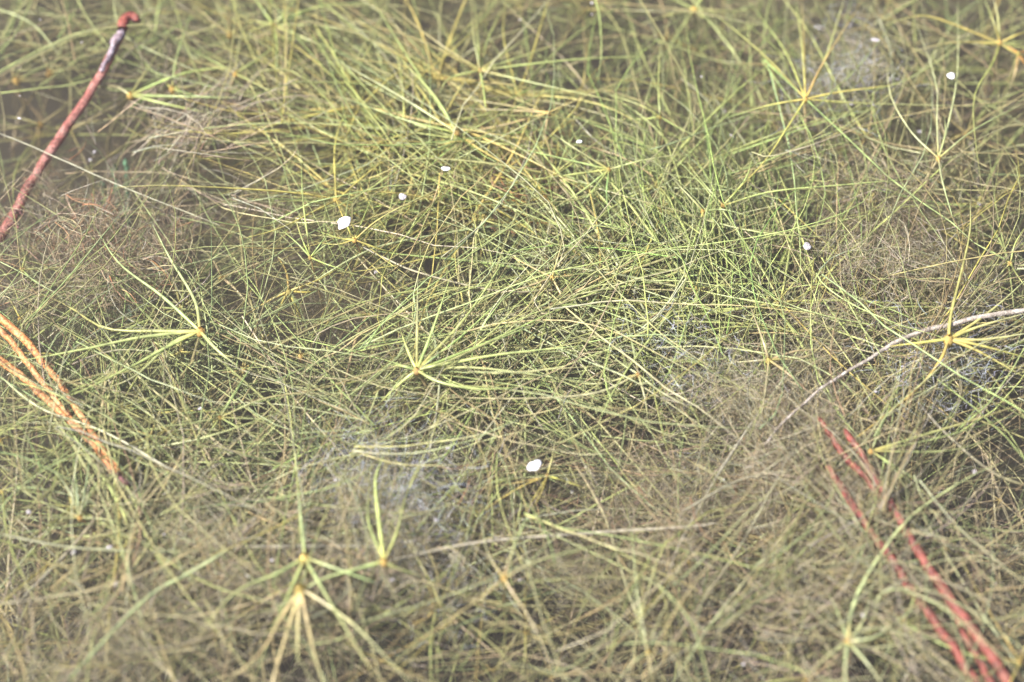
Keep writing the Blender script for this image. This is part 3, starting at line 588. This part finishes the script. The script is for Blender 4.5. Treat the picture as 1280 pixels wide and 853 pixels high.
stalk('orange_stalk', [(-12, 388), (20, 415), (50, 448), (72, 476), (94, 508), (112, 534), (128, 560), (150, 592)], -.012, -.022, .0026, .0016, M_ORANGE,
      'thickest orange stalk of the bundle, sloping to a dark withered end')
stalk('orange_stalk', [(-12, 402), (14, 428), (40, 462), (66, 494), (90, 524), (108, 548), (134, 578)], -.013, -.022, .0021, .0015, M_ORANGE,
      'thin orange stalk lying just under the thickest one of the bundle')
stalk('orange_stalk', [(-12, 444), (16, 462), (36, 478), (66, 508), (88, 528), (112, 550), (140, 590)], -.012, -.022, .0026, .0015, M_ORANGE,
      'lowest orange stalk of the bundle, a gap apart from the other two')
o, org = stalk('withered_stub', [(128, 572), (138, 584), (148, 594), (157, 604)], -.018, -.024, .0030, .0018, M_ORANGE,
               'ragged brown withered stub where the orange stalks meet', n=12)
stalk_part('dark_scale', [(145, 590), (152, 596), (160, 606)], -.016, -.020, .0022, .0012, M_DARKTIP, org, o, .25, 9, 7, .5)
stalk_part('dark_scale', [(140, 588), (146, 596), (150, 604)], -.016, -.020, .0016, .0010, M_DARKTIP, org, o, .25, 9, 7, .5)

stalk('dark_red_stalk', [(1024, 522), (1040, 548), (1060, 576), (1084, 598), (1100, 622)], -.016, -.020, .0017, .0022, M_DEEPRED,
      'short dark red stalk ending in a pale tip beside the pale dead stalk')
stalk('dark_red_stalk', [(1056, 538), (1072, 562), (1090, 592), (1119, 642), (1152, 697), (1186, 748), (1220, 792), (1268, 862)], -.013, -.020, .0021, .0033, M_DEEPRED,
      'thickest dark red stalk running down the slanting bundle')
stalk('dark_red_stalk', [(1034, 584), (1050, 608), (1068, 636), (1112, 697), (1146, 747), (1186, 800), (1226, 864)], -.014, -.022, .0020, .0028, M_DEEPRED,
      'outer dark red stalk running parallel, a clear gap from the thickest one')
stalk('dark_red_stalk', [(1160, 706), (1174, 732), (1194, 770), (1214, 810), (1246, 866)], -.022, -.028, .0016, .0024, M_DEEPRED,
      'thin dark red stalk tucked between the two long dark red ones')

stalk('pale_dead_stalk', [(955, 556), (985, 522), (1018, 493), (1050, 470), (1085, 450), (1110, 433), (1135, 421), (1176, 408), (1225, 397), (1295, 384)], -.012, -.004, .0006, .0018, M_PALE,
      'long pale bone coloured dead stalk bent across the fuzzy brown patch')
stalk('teal_stem', [(157, 198), (159, 240), (161, 300), (163, 405)], -.05, -.12, .0017, .0020, M_TEAL, 'dark teal upright stem sunk behind the brown fuzz')
stalk('teal_stem', [(142, 205), (146, 240), (150, 285)], -.06, -.11, .0019, .0019, M_TEAL, 'shorter teal stem leaning close to the dark teal one')
stalk('teal_stem', [(129, 228), (131, 258)], -.06, -.09, .0015, .0015, M_TEAL, 'stub of grey teal stem half covered by brown fuzz')


# ------------------------------------------------------------------ white petals and floating bits
def petal(px, py, z, a, b, rot, label, mat, name='floating_petal', cat='petal', group=None):
    n, k = 7, 12
    th = np.arange(k) * 2 * math.pi / k
    V = []; F = []
    wob = 1 + .16 * np.sin(th * 2 + rng.uniform(0, 6)) + .10 * np.sin(th * 3 + rng.uniform(0, 6)) + rng.normal(0, .07, k)
    for s, (h, rr) in enumerate([(-.22, .35), (-.15, .8), (0, 1.0), (.16, .86), (.26, .45)]):
        for j in range(k):
            x = math.cos(th[j]) * a * rr * wob[j]; y = math.sin(th[j]) * b * rr * wob[j]
            V.append((x * math.cos(rot) - y * math.sin(rot), x * math.sin(rot) + y * math.cos(rot), h * min(a, b) * (1 + .5 * math.cos(th[j] * 2))))
    for s in range(4):
        for j in range(k):
            F.append((s * k + j, s * k + (j + 1) % k, (s + 1) * k + (j + 1) % k, (s + 1) * k + j))
    c0 = len(V); V.append((0, 0, -.25 * min(a, b))); V.append((0, 0, .3 * min(a, b)))
    me = bpy.data.meshes.new(name)
    me.from_pydata([tuple(map(float, v)) for v in V], [], F + [(c0, (j + 1) % k, j) for j in range(k)] + [(c0 + 1, 4 * k + j, 4 * k + (j + 1) % k) for j in range(k)])
    me.polygons.foreach_set('use_smooth', np.ones(len(me.polygons), bool))
    me.materials.append(mat)
    o = link(name, me, None, at(px, py, z))
    return tag(o, label, cat, group)


petal(430, 278, .0012, .0060, .0040, .75, 'largest white petal afloat against the glowing orange crown', M_WHITE)
petal(668, 582, .0010, .0044, .0034, .9, 'oval white petal afloat beside rusty dead stems', M_WHITE)
petal(503, 246, -.004, .0030, .0026, .5, 'lilac white petal a little beyond the largest one', M_GREYBIT)
petal(557, 211, .0004, .0026, .0019, .2, 'narrow white petal afloat on the thick yellow tangle', M_WHITE)
petal(1189, 95, .0006, .0029, .0026, 0, 'small round brilliant white petal beside the pale arching whorl', M_WHITE)
petal(724, 177, .0005, .0022, .0012, .4, 'tiny white fleck above the curve of the pale strand', M_WHITE)
petal(1095, 50, -.003, .0034, .0016, -.4, 'bluish white torn petal on the strand by the cloudy grey patch', M_GREYBIT)
petal(1009, 308, -.004, .0030, .0030, 0, 'round pale seed sunk among bright green blades', M_GREYBIT, 'pale_seed', 'seed')
bits = [(847, 341, -.02), (250, 511, -.012), (490, 725, -.006), (1097, 286, -.02), (294, 551, -.02), (382, 567, -.02), (137, 684, -.01), (92, 690, -.01), (1218, 590, -.01),
        (965, 643, -.03), (1080, 770, -.01), (715, 615, -.03), (732, 585, -.03), (1150, 165, -.02), (1085, 88, -.01), (1092, 130, -.01), (915, 170, -.01), (1045, 132, -.02),
        (1104, 238, -.02), (545, 650, -.006), (498, 385, -.03), (470, 340, -.02), (25, 120, .0004), (50, 25, .0004), (24, 148, .0004), (102, 53, .0004), (740, 4, .0004), (650, 25, .0004),
        (740, 18, .0004), (877, 96, .0004), (113, 200, -.02), (118, 190, -.02), (1064, 130, -.01), (1224, 255, -.02), (1264, 316, -.03), (1128, 458, -.005), (1095, 490, -.006),
        (1030, 512, -.05), (1024, 760, -.05), (905, 600, -.03), (856, 585, -.03), (780, 520, -.03), (145, 730, -.01), (205, 668, -.01), (340, 700, -.01), (420, 600, -.01), (560, 560, -.02),
        (650, 725, -.02), (1245, 730, -.03), (1180, 830, -.02), (930, 830, -.02), (310, 720, -.008), (1136, 30, .0004), (905, 140, -.02), (170, 560, -.02), (36, 640, -.02)]
for i, (x, y, z) in enumerate(bits):
    s = rng.uniform(.0007, .0015) * (0.6 if z > 0 else 1.0); z = z if z > 0 else z * 1.5 - .006
    petal(x, y, z, s * rng.uniform(1, 1.6), s, rng.uniform(0, 3), 'tiny pale grey speck drifting over the weed' if z <= 0 else 'tiny sharp speck resting on the open water surface', M_GREYBIT,
          'drifting_speck', 'speck', 'pale specks drifting in the water' if z <= 0 else 'sharp specks resting on the water surface')

# ------------------------------------------------------------------ smaller whorled plants filling the bed, copies of a few leaf shapes
def leaf_variant(ck, seed):
    r = np.random.default_rng(seed)
    n = 9
    t = np.linspace(0, 1, n)
    b = r.uniform(-.6, .6); h = r.uniform(-.1, .3)
    P = np.stack([t, b * t ** 2 * .6 + .015 * np.sin(t * 7 + seed), h * t - (h + .12) * t ** 2], -1) * 0.07
    rad = .00056 * (0.95 + 0.25 * np.sin(np.clip(t * 2.2, 0, 1) * math.pi)) * np.clip(1.08 - t ** 3, .15, 1)
    V, F = tubes(P[None], rad[None], 5)
    c0 = jit(PAL[ck], .1); c1 = jit(PAL[ck] * .6 + PAL['olive'] * .4, .1)
    c = c0 * (1 - t)[:, None] + c1 * t[:, None]
    w = np.clip(1 - t / .15, 0, 1)[:, None]
    c = c * (1 - w) + (PAL['yellow'] * .5 + PAL['orange'] * .12 + PAL[ck] * .35) * w
    return mesh_from_arrays('leaf', V, F, M_BLADE, np.repeat(c, 5, 0))


KINDS = ['bright', 'green', 'olive', 'cool', 'tan', 'yellow']
LV = {k: [leaf_variant(k, 10 * i + j) for j in range(6)] for i, k in enumerate(KINDS)}
CROWNS = [crown_mesh(np.zeros(3), np.zeros(3), 1.0, PAL['orange'] * f + PAL['yellow'] * (.6 - .5 * f) + PAL['olive'] * .35) for f in (.1, .25, .45, .6)]
STEM = [single_tube('stem', [(0, 0, 0), (rng.normal(0, .07), rng.normal(0, .07), -.5), (rng.normal(0, .1), rng.normal(0, .1), -1)], .0006, .0008, PAL['olive'], PAL['brown'], M_BLADE, n=9, sides=5) for _ in range(6)]

PLANT_ZONES = [  # cx, cy, rx, ry, count, kinds, zmin, zmax
 (150, 80, 240, 120, 12, ['olive', 'green'], -.13, -.07, 'dull little whorl over the dark mud by the red stalk'),
 (560, 190, 190, 110, 32, ['bright', 'yellow', 'green'], -.09, -.03, 'yellow green whorl knotted into the thick yellow tangle'),
 (870, 330, 170, 140, 36, ['bright', 'green', 'palegreen'], -.10, -.03, 'bright green whorl in the upright green thicket'),
 (900, 70, 380, 100, 24, ['olive', 'bright', 'tan'], -.13, -.06, 'blurred whorl sunk in the open brown water'),
 (1150, 320, 160, 200, 24, ['olive', 'tan', 'green'], -.11, -.04, 'olive whorl in the fuzzy brown weed round the pale dead stalk'),
 (600, 440, 200, 90, 26, ['green', 'bright', 'olive'], -.11, -.05, 'green whorl under the golden crowned fan'),
 (160, 520, 220, 160, 34, ['cool', 'green', 'olive'], -.12, -.04, 'cool green whorl in the weed round the orange stalks'),
 (250, 760, 300, 100, 24, ['olive', 'tan', 'green'], -.14, -.05, 'drab whorl beneath the grey fuzz'),
 (680, 700, 230, 160, 30, ['olive', 'tan', 'green'], -.17, -.07, 'dim whorl in the dark gaps below the broad pale strand'),
 (1060, 720, 250, 140, 40, ['tan', 'olive', 'cool'], -.16, -.06, 'thin whorl in the grey twig tangle round the dark red stalks'),
]
for (cx, cy, rx, ry, cnt, kinds, z0, z1, label) in PLANT_ZONES:
    for i in range(cnt):
        a = rng.uniform(0, 2 * math.pi); q = math.sqrt(rng.uniform(0, 1))
        x = cx + rx * q * math.cos(a); y = cy + ry * q * math.sin(a)
        z = rng.uniform(z0, z1) * .75
        node = at(x, y, z)
        zb = bed_z(node[0], node[1]) - .004
        o = thing('small_water_plant', (node[0], node[1], zb), label, 'water plant', label.replace('whorl', 'whorls', 1))
        h = node[2] - zb
        s = link('stem', random.choice(STEM), o); s.location = (0, 0, h); s.scale = (h, h, h) if False else (1, 1, h)
        c = link('crown', random.choice(CROWNS), o); c.location = (0, 0, h); sc_ = rng.uniform(.45, .85); c.scale = (sc_,) * 3
        nl = int(rng.integers(5, 10)); a0 = rng.uniform(0, 6.28)
        k = random.choice(kinds)
        if k not in LV: k = 'bright'
        tilt = rng.normal(0, .35, 2)
        for j in range(nl):
            az = a0 + j * 2 * math.pi / nl + rng.normal(0, .3)
            el = rng.uniform(.0, .55) + tilt[0] * math.cos(az) + tilt[1] * math.sin(az)
            l = link('leaf', random.choice(LV[k if rng.random() < .8 else random.choice(KINDS)]), o)
            s_ = rng.uniform(.9, 2.3)
            mx_el = math.asin(min(.95, max(0.02, (-z - .006) / (.07 * s_ * 1.15))))
            el = min(el, mx_el)
            l.location = (0, 0, h)
            l.rotation_euler = (rng.uniform(-.5, .5), -el, az)
            l.scale = (s_, .6 + .4 * s_ if rng.random() < .5 else .9, .6 + .4 * s_ if rng.random() < .5 else .9)


# ------------------------------------------------------------------ the uncountable tangle
def tangle(name, label, cat, N, sampler, mat, segs=7, sides=3):
    P0, P1, bend, rad, CA, CB = sampler(N)
    N = len(P0)
    t = np.linspace(0, 1, segs)[None, :, None]
    P = P0[:, None] * (1 - t) + P1[:, None] * t
    P = P + bend[:, None] * (4 * t * (1 - t))
    L = np.linalg.norm(P1 - P0, axis=1)
    w = rng.normal(0, .005, (N, segs, 3)) * L[:, None, None]
    P = P + w * np.minimum(1, 4 * t * (1 - t))
    P[..., 2] = np.minimum(P[..., 2], -0.002)
    R = rad[:, None] * np.clip(1.05 - np.linspace(0, 1, segs) ** 3, .25, 1)[None]
    V, F = tubes(P, R, sides)
    C = CA[:, None] * (1 - t) + CB[:, None] * t
    C = np.repeat(C[:, :, None], sides, 2)
    me = mesh_from_arrays(name, V.reshape(-1, 3), F, mat, C)
    o = link(name, me)
    o['kind'] = 'stuff'; o['label'] = label; o['category'] = cat
    return o


def pick(cols, wts, n, s=.18):
    A = np.array([PAL[c] for c in cols])
    i = rng.choice(len(cols), n, p=np.array(wts) / sum(wts))
    return np.clip(A[i] * (1 + rng.normal(0, s, (n, 1))) * (1 + rng.normal(0, s * .35, (n, 3))), .01, .7)


# zones: cx, cy, rx, ry, weight, angle (deg, image, 90 = up), spread, length px (min, max), z (min, max), radius mm, colours
# patches of open water where hardly any weed grows: centre, half axes, how bare
HOLES = [(405, 365, 95, 60, .86), (345, 195, 75, 42, .8), (40, 130, 120, 60, .8), (225, 215, 70, 35, .8), (560, 520, 60, 30, .7), (740, 640, 70, 40, .8), (1250, 640, 60, 60, .7), (900, 700, 60, 40, .6), (720, 105, 120, 50, .75),
         (1060, 80, 90, 50, .7), (700, 660, 120, 40, .6), (960, 20, 300, 50, .5)]


def zone_sampler(zones, LEN=1.75):
    def f(N):
        W = np.array([q[4] for q in zones], float); W /= W.sum()
        cnt = np.floor(W * N).astype(int); cnt[0] += N - cnt.sum()
        out = [[] for _ in range(6)]
        for q, n in zip(zones, cnt):
            cx, cy, rx, ry, _, ang, spr, (l0, l1), (z0, z1), (r0, r1), cols, wts = q
            a = rng.uniform(0, 2 * math.pi, n); rr = np.abs(rng.normal(0, .78, n)) ** .8
            x = cx + rx * rr * np.cos(a); y = cy + ry * rr * np.sin(a)
            # strands come in sprays that spread from one place
            nb = max(2, n // 8)
            i = rng.integers(0, nb, n)
            fan = rng.uniform(6, 34, nb)[i]
            th = np.radians(ang + rng.normal(0, spr, nb)[i] + rng.normal(0, 1, n) * fan)
            zb0 = np.minimum(z0 * 1.2 + (z1 - z0 * 1.2) * rng.uniform(0, 1, nb) ** 1.3, -.006)
            loose = rng.random(n) < .35
            x = np.where(loose, x, x[:nb][i] + rng.normal(0, 5, n)) if n >= nb else x
            y = np.where(loose, y, y[:nb][i] + rng.normal(0, 4, n)) if n >= nb else y
            za = np.minimum(np.where(loose, rng.uniform(z0, z1, n), zb0[i] + rng.normal(0, .004, n)), -.004)
            l = rng.uniform(l0, l1, n) * LEN
            dx = l * np.cos(th); dy = -l * np.sin(th)
            hole = np.zeros(n)
            for hx, hy, ha, hb, hw in HOLES:
                for f_, k_ in ((0, 1), (.5, .9), (1, .75)):
                    hole = np.maximum(hole, hw * k_ * np.clip(1.5 - ((x + dx * f_ - hx) / ha) ** 2 - ((y + dy * f_ - hy) / hb) ** 2, 0, 1))
            keep = rng.random(n) > hole
            x, y, dx, dy, za, loose, i = (q_[keep] for q_ in (x, y, dx, dy, za, loose, i)); n = len(x)
            zb = np.clip(za + rng.normal(0, .018, n), BED + .01, -.003)
            P0 = at(x - dx * .3 * loose, y - dy * .3 * loose, za); P1 = at(x + dx * (1 - .3 * loose), y + dy * (1 - .3 * loose), zb)
            L = np.linalg.norm(P1 - P0, axis=1, keepdims=True)
            bend = (rng.normal(0, .12, (nb, 3))[i] + rng.normal(0, .045, (n, 3))) * L * np.array([1, 1, .35])
            out[0].append(P0); out[1].append(P1); out[2].append(bend)
            out[3].append(rng.uniform(r0, r1, n) * .00083)
            out[4].append(pick(cols, wts, n)); out[5].append(pick(cols, wts, n))
        return [np.concatenate(o) for o in out]
    return f


ALL = (640, 420, 860, 620)
tangle('bottom_weed', 'low mat of brown and olive dead weed covering the mud', 'weed', 4000, zone_sampler([
    (*ALL, 5, 20, 80, (60, 220), (-.225, -.13), (.5, .9), ['olive', 'brown', 'dark', 'green'], [4, 4, 4, 2]),
    (900, 480, 480, 400, 3, 60, 60, (60, 200), (-.21, -.11), (.45, .8), ['olive', 'brown', 'green', 'tan'], [4, 2, 2, 1]),
    (250, 640, 380, 300, 3, 40, 70, (60, 200), (-.20, -.10), (.45, .8), ['olive', 'green', 'cool', 'brown'], [4, 2, 2, 1]),
    (640, -60, 900, 140, 2, 30, 70, (60, 220), (-.20, -.08), (.5, .9), ['olive', 'brown', 'green', 'tan'], [4, 2, 2, 1]),
]), M_BLADE, segs=8)

tangle('weed_tangle', 'loose crossing sprays of hair thin green and olive weed blades', 'weed', 6600, zone_sampler([
    (520, 170, 190, 70, 1.3, 165, 22, (90, 230), (-.07, -.012), (.34, .62), ['bright', 'yellow', 'green', 'straw', 'olive'], [4, 3, 3, 3, 2]),
    (620, 220, 130, 60, .8, 200, 30, (70, 190), (-.08, -.012), (.34, .62), ['bright', 'yellow', 'straw', 'tan', 'olive'], [3, 3, 3, 1, 2]),
    (480, 270, 120, 60, .35, 55, 25, (60, 160), (-.07, -.012), (.34, .62), ['bright', 'yellow', 'green'], [3, 2, 2]),
    (880, 330, 150, 120, 3.0, 108, 20, (80, 210), (-.09, -.010), (.32, .60), ['bright', 'green', 'lime', 'palegreen', 'olive'], [5, 3, 2, 3, 1]),
    (560, 450, 190, 60, 1.2, 12, 22, (90, 240), (-.09, -.015), (.34, .62), ['bright', 'green', 'olive', 'palegreen'], [3, 4, 2, 2]),
    (900, 60, 460, 130, 1.3, 25, 60, (80, 240), (-.12, -.03), (.40, .8), ['olive', 'green', 'tan', 'bright', 'palegreen'], [4, 2, 2, 2, 1]),
    (640, -70, 900, 110, 1.5, 40, 70, (80, 240), (-.14, -.03), (.40, .8), ['olive', 'green', 'tan', 'bright'], [4, 3, 2, 2]),
    (120, 70, 260, 110, .45, 50, 50, (80, 200), (-.12, -.03), (.45, .85), ['olive', 'green', 'bright', 'brown'], [3, 3, 1, 1]),
    (330, 50, 150, 90, .4, -30, 45, (80, 220), (-.09, -.015), (.38, .7), ['green', 'bright', 'olive', 'straw'], [3, 3, 2, 1]),
    (1140, 180, 190, 140, 1.2, 85, 45, (80, 220), (-.10, -.015), (.36, .65), ['olive', 'green', 'palegreen', 'tan', 'pale'], [3, 2, 2, 2, 1]),
    (1150, 420, 180, 130, 1.6, 75, 40, (60, 170), (-.10, -.015), (.32, .58), ['olive', 'green', 'tan', 'yellow', 'brown'], [4, 3, 2, 2, 2]),
    (130, 500, 230, 180, 1.9, 20, 55, (80, 230), (-.10, -.015), (.36, .66), ['green', 'cool', 'olive', 'bright', 'palegreen', 'tan'], [4, 2, 3, 2, 2, 1]),
    (420, 540, 190, 100, 1.0, 20, 50, (80, 210), (-.12, -.02), (.34, .62), ['green', 'olive', 'bright', 'palegreen', 'brown'], [4, 3, 2, 1, 1]),
    (220, 760, 320, 150, 1.9, 40, 55, (80, 230), (-.11, -.01), (.36, .68), ['olive', 'green', 'grey', 'tan', 'straw', 'palegreen'], [4, 2, 3, 3, 2, 1]),
    (660, 720, 240, 190, 1.5, 60, 50, (70, 200), (-.14, -.015), (.34, .62), ['olive', 'green', 'palegreen', 'tan', 'yellow'], [4, 3, 2, 2, 2]),
    (1060, 700, 290, 200, 2.6, 62, 38, (70, 220), (-.14, -.012), (.34, .62), ['tan', 'olive', 'palegreen', 'straw', 'green'], [3, 4, 3, 2, 2]),
    (*ALL, 2.0, 45, 90, (80, 230), (-.12, -.01), (.34, .62), ['olive', 'green', 'straw', 'palegreen'], [3, 2, 1, 1]),
    (1130, 680, 110, 150, .42, 60, 60, (80, 200), (-.012, -.004), (.30, .55), ['tan', 'olive', 'palegreen', 'grey'], [3, 3, 2, 2]),
    (70, 490, 80, 80, .2, 20, 60, (80, 200), (-.014, -.004), (.30, .55), ['green', 'olive', 'palegreen', 'grey'], [3, 3, 2, 1]),
    (80, 70, 150, 90, .40, 50, 50, (70, 170), (-.07, -.012), (.38, .7), ['green', 'olive', 'bright', 'tan'], [3, 3, 1, 1]),
    (640, 420, 760, 480, 1.1, 50, 80, (90, 260), (-.03, -.004), (.36, .68), ['palegreen', 'straw', 'bright', 'pale'], [3, 2, 3, 2]),
]), M_BLADE, segs=9)

tangle('dead_twigs', 'feathery grey brown dead twigs and rootlets caught in the weed', 'twigs', 7500, zone_sampler([
    (235, 180, 90, 60, .9, 35, 40, (40, 140), (-.05, -.012), (.28, .55), ['grey', 'brown', 'tan'], [3, 3, 1]),
    (110, 290, 120, 70, 1.6, 20, 70, (15, 70), (-.07, -.015), (.22, .45), ['brown', 'rust', 'tan', 'grey'], [4, 1.5, 2, 2]),
    (650, 230, 70, 50, .35, 20, 50, (25, 80), (-.08, -.03), (.3, .55), ['rust', 'brown', 'orange'], [3, 2, 1]),
    (780, 620, 140, 80, 1.5, 40, 60, (20, 80), (-.10, -.02), (.22, .42), ['brown', 'grey', 'rust', 'tan'], [3, 2, 1, 2]),
    (960, 540, 150, 130, 2.4, 60, 50, (20, 90), (-.08, -.008), (.20, .42), ['grey', 'brown', 'tan', 'olive'], [4, 3, 2, 2]),
    (1130, 330, 150, 120, 1.9, 60, 70, (20, 80), (-.07, -.01), (.20, .40), ['grey', 'brown', 'olive'], [3, 3, 2]),
    (960, 760, 190, 120, 2.2, 60, 55, (20, 100), (-.10, -.012), (.22, .45), ['grey', 'brown', 'tan'], [3, 3, 2]),
    (1180, 720, 140, 160, 1.6, 55, 60, (20, 100), (-.12, -.03), (.22, .45), ['grey', 'brown', 'tan'], [3, 3, 2]),
    (380, 690, 270, 120, 2.2, 40, 70, (20, 80), (-.07, -.008), (.20, .42), ['grey', 'brown', 'olive', 'tan'], [4, 2, 2, 1]),
    (1000, 160, 260, 130, 1.2, 30, 70, (25, 100), (-.11, -.04), (.24, .5), ['grey', 'brown', 'tan'], [2, 3, 2]),
    (400, 340, 120, 100, .9, 30, 70, (20, 80), (-.10, -.05), (.24, .5), ['brown', 'grey', 'olive'], [3, 2, 2]),
], 1.0), M_DEAD, segs=5)


def fuzz_sampler(zones, SIG=.011):
    def f(N):
        W = np.array([q[4] for q in zones], float); W /= W.sum()
        cnt = np.floor(W * N).astype(int); cnt[0] += N - cnt.sum()
        out = [[] for _ in range(6)]
        for q, n in zip(zones, cnt):
            cx, cy, rx, ry, _, (z0, z1), (l0, l1), cols, wts = q
            m_ = max(4, n // 90)                        # little tufts
            a = rng.uniform(0, 2 * math.pi, m_); rr = np.sqrt(rng.uniform(0, 1, m_)) * (1 + .2 * rng.normal(0, 1, m_))
            tc = at(cx + rx * rr * np.cos(a), cy + ry * rr * np.sin(a), rng.uniform(z0, z1, m_))
            i = rng.integers(0, m_, n)
            P0 = tc[i] + rng.normal(0, SIG, (n, 3)) * (1, 1, .6)
            d = rng.normal(0, 1, (n, 3)) * (1, 1, .7); d /= np.linalg.norm(d, axis=1, keepdims=True)
            L = rng.uniform(l0, l1, (n, 1)) * .001
            P1 = P0 + d * L
            P0[:, 2] = np.minimum(P0[:, 2], -.003); P1[:, 2] = np.minimum(P1[:, 2], -.003)
            out[0].append(P0); out[1].append(P1); out[2].append(rng.normal(0, .18, (n, 3)) * L)
            out[3].append(rng.uniform(.07, .14, n) * .001)
            out[4].append(pick(cols, wts, n, .12) * 1.35); out[5].append(pick(cols, wts, n, .12) * 1.35)
        return [np.concatenate(o) for o in out]
    return f


tangle('algae_fuzz', 'soft grey brown hair algae clinging to the weed', 'algae', 22000, fuzz_sampler([
    (110, 290, 130, 80, 2.6, (-.05, -.008), (6, 20), ['brown', 'grey', 'tan'], [4, 2, 2]),
    (405, 350, 120, 85, 4.0, (-.13, -.06), (10, 34), ['brown', 'olive', 'grey'], [3, 3, 1]),
    (345, 200, 80, 50, 1.6, (-.13, -.06), (10, 34), ['brown', 'olive', 'grey'], [3, 3, 1]),
    (960, 480, 130, 110, 3.0, (-.05, -.006), (8, 24), ['grey', 'tan', 'olive'], [4, 1, 2]),
    (1120, 320, 120, 90, 2.2, (-.05, -.006), (8, 24), ['grey', 'brown', 'olive'], [3, 2, 2]),
    (1170, 465, 50, 30, .5, (-.05, -.015), (5, 16), ['grey', 'cool', 'pale'], [4, 1, 1]),
    (510, 590, 80, 60, 1.4, (-.08, -.015), (6, 18), ['grey', 'pale', 'cool'], [4, 1, 1]),
    (330, 670, 200, 90, 2.6, (-.05, -.006), (8, 26), ['grey', 'olive', 'tan'], [4, 2, 1]),
    (250, 800, 260, 60, 1.8, (-.06, -.006), (8, 26), ['grey', 'olive', 'brown'], [3, 3, 1]),
    (780, 640, 160, 90, 1.8, (-.07, -.012), (8, 24), ['grey', 'olive', 'brown'], [3, 3, 2]),
    (960, 650, 160, 120, 2.4, (-.06, -.006), (8, 26), ['grey', 'brown', 'tan'], [4, 2, 1]),
    (900, 60, 400, 90, 2.0, (-.15, -.08), (8, 26), ['olive', 'brown', 'grey'], [3, 2, 2]),
    (1060, 80, 70, 50, .6, (-.05, -.015), (6, 18), ['grey', 'pale'], [3, 1]),
    (640, 420, 640, 420, 2.5, (-.16, -.08), (8, 24), ['olive', 'brown', 'grey'], [3, 3, 2]),
]), M_ALGA, segs=4, sides=3)

BLUE_WHITE = np.array((0.44, 0.455, 0.50))  # bluish white for fine threads scattered in soft patches under the surface
PAL['bluewhite'] = BLUE_WHITE
tangle('pale_threads', 'wispy bluish white threads hanging near the surface', 'algae', 2200, fuzz_sampler([
    (505, 585, 60, 55, 2.0, (-.06, -.02), (6, 26), ['bluewhite', 'grey'], [3, 1]),
    (465, 640, 50, 30, .8, (-.06, -.02), (6, 26), ['bluewhite', 'grey'], [3, 1]),
    (1170, 462, 42, 26, 1.2, (-.05, -.015), (6, 20), ['bluewhite', 'grey'], [3, 1]),
    (850, 435, 34, 20, .6, (-.04, -.01), (6, 20), ['bluewhite', 'pale'], [3, 1]),
    (1055, 80, 60, 42, 1.0, (-.06, -.02), (8, 26), ['bluewhite', 'grey'], [3, 1]),
    (600, 730, 70, 30, .5, (-.05, -.015), (6, 20), ['bluewhite', 'grey'], [2, 1]),
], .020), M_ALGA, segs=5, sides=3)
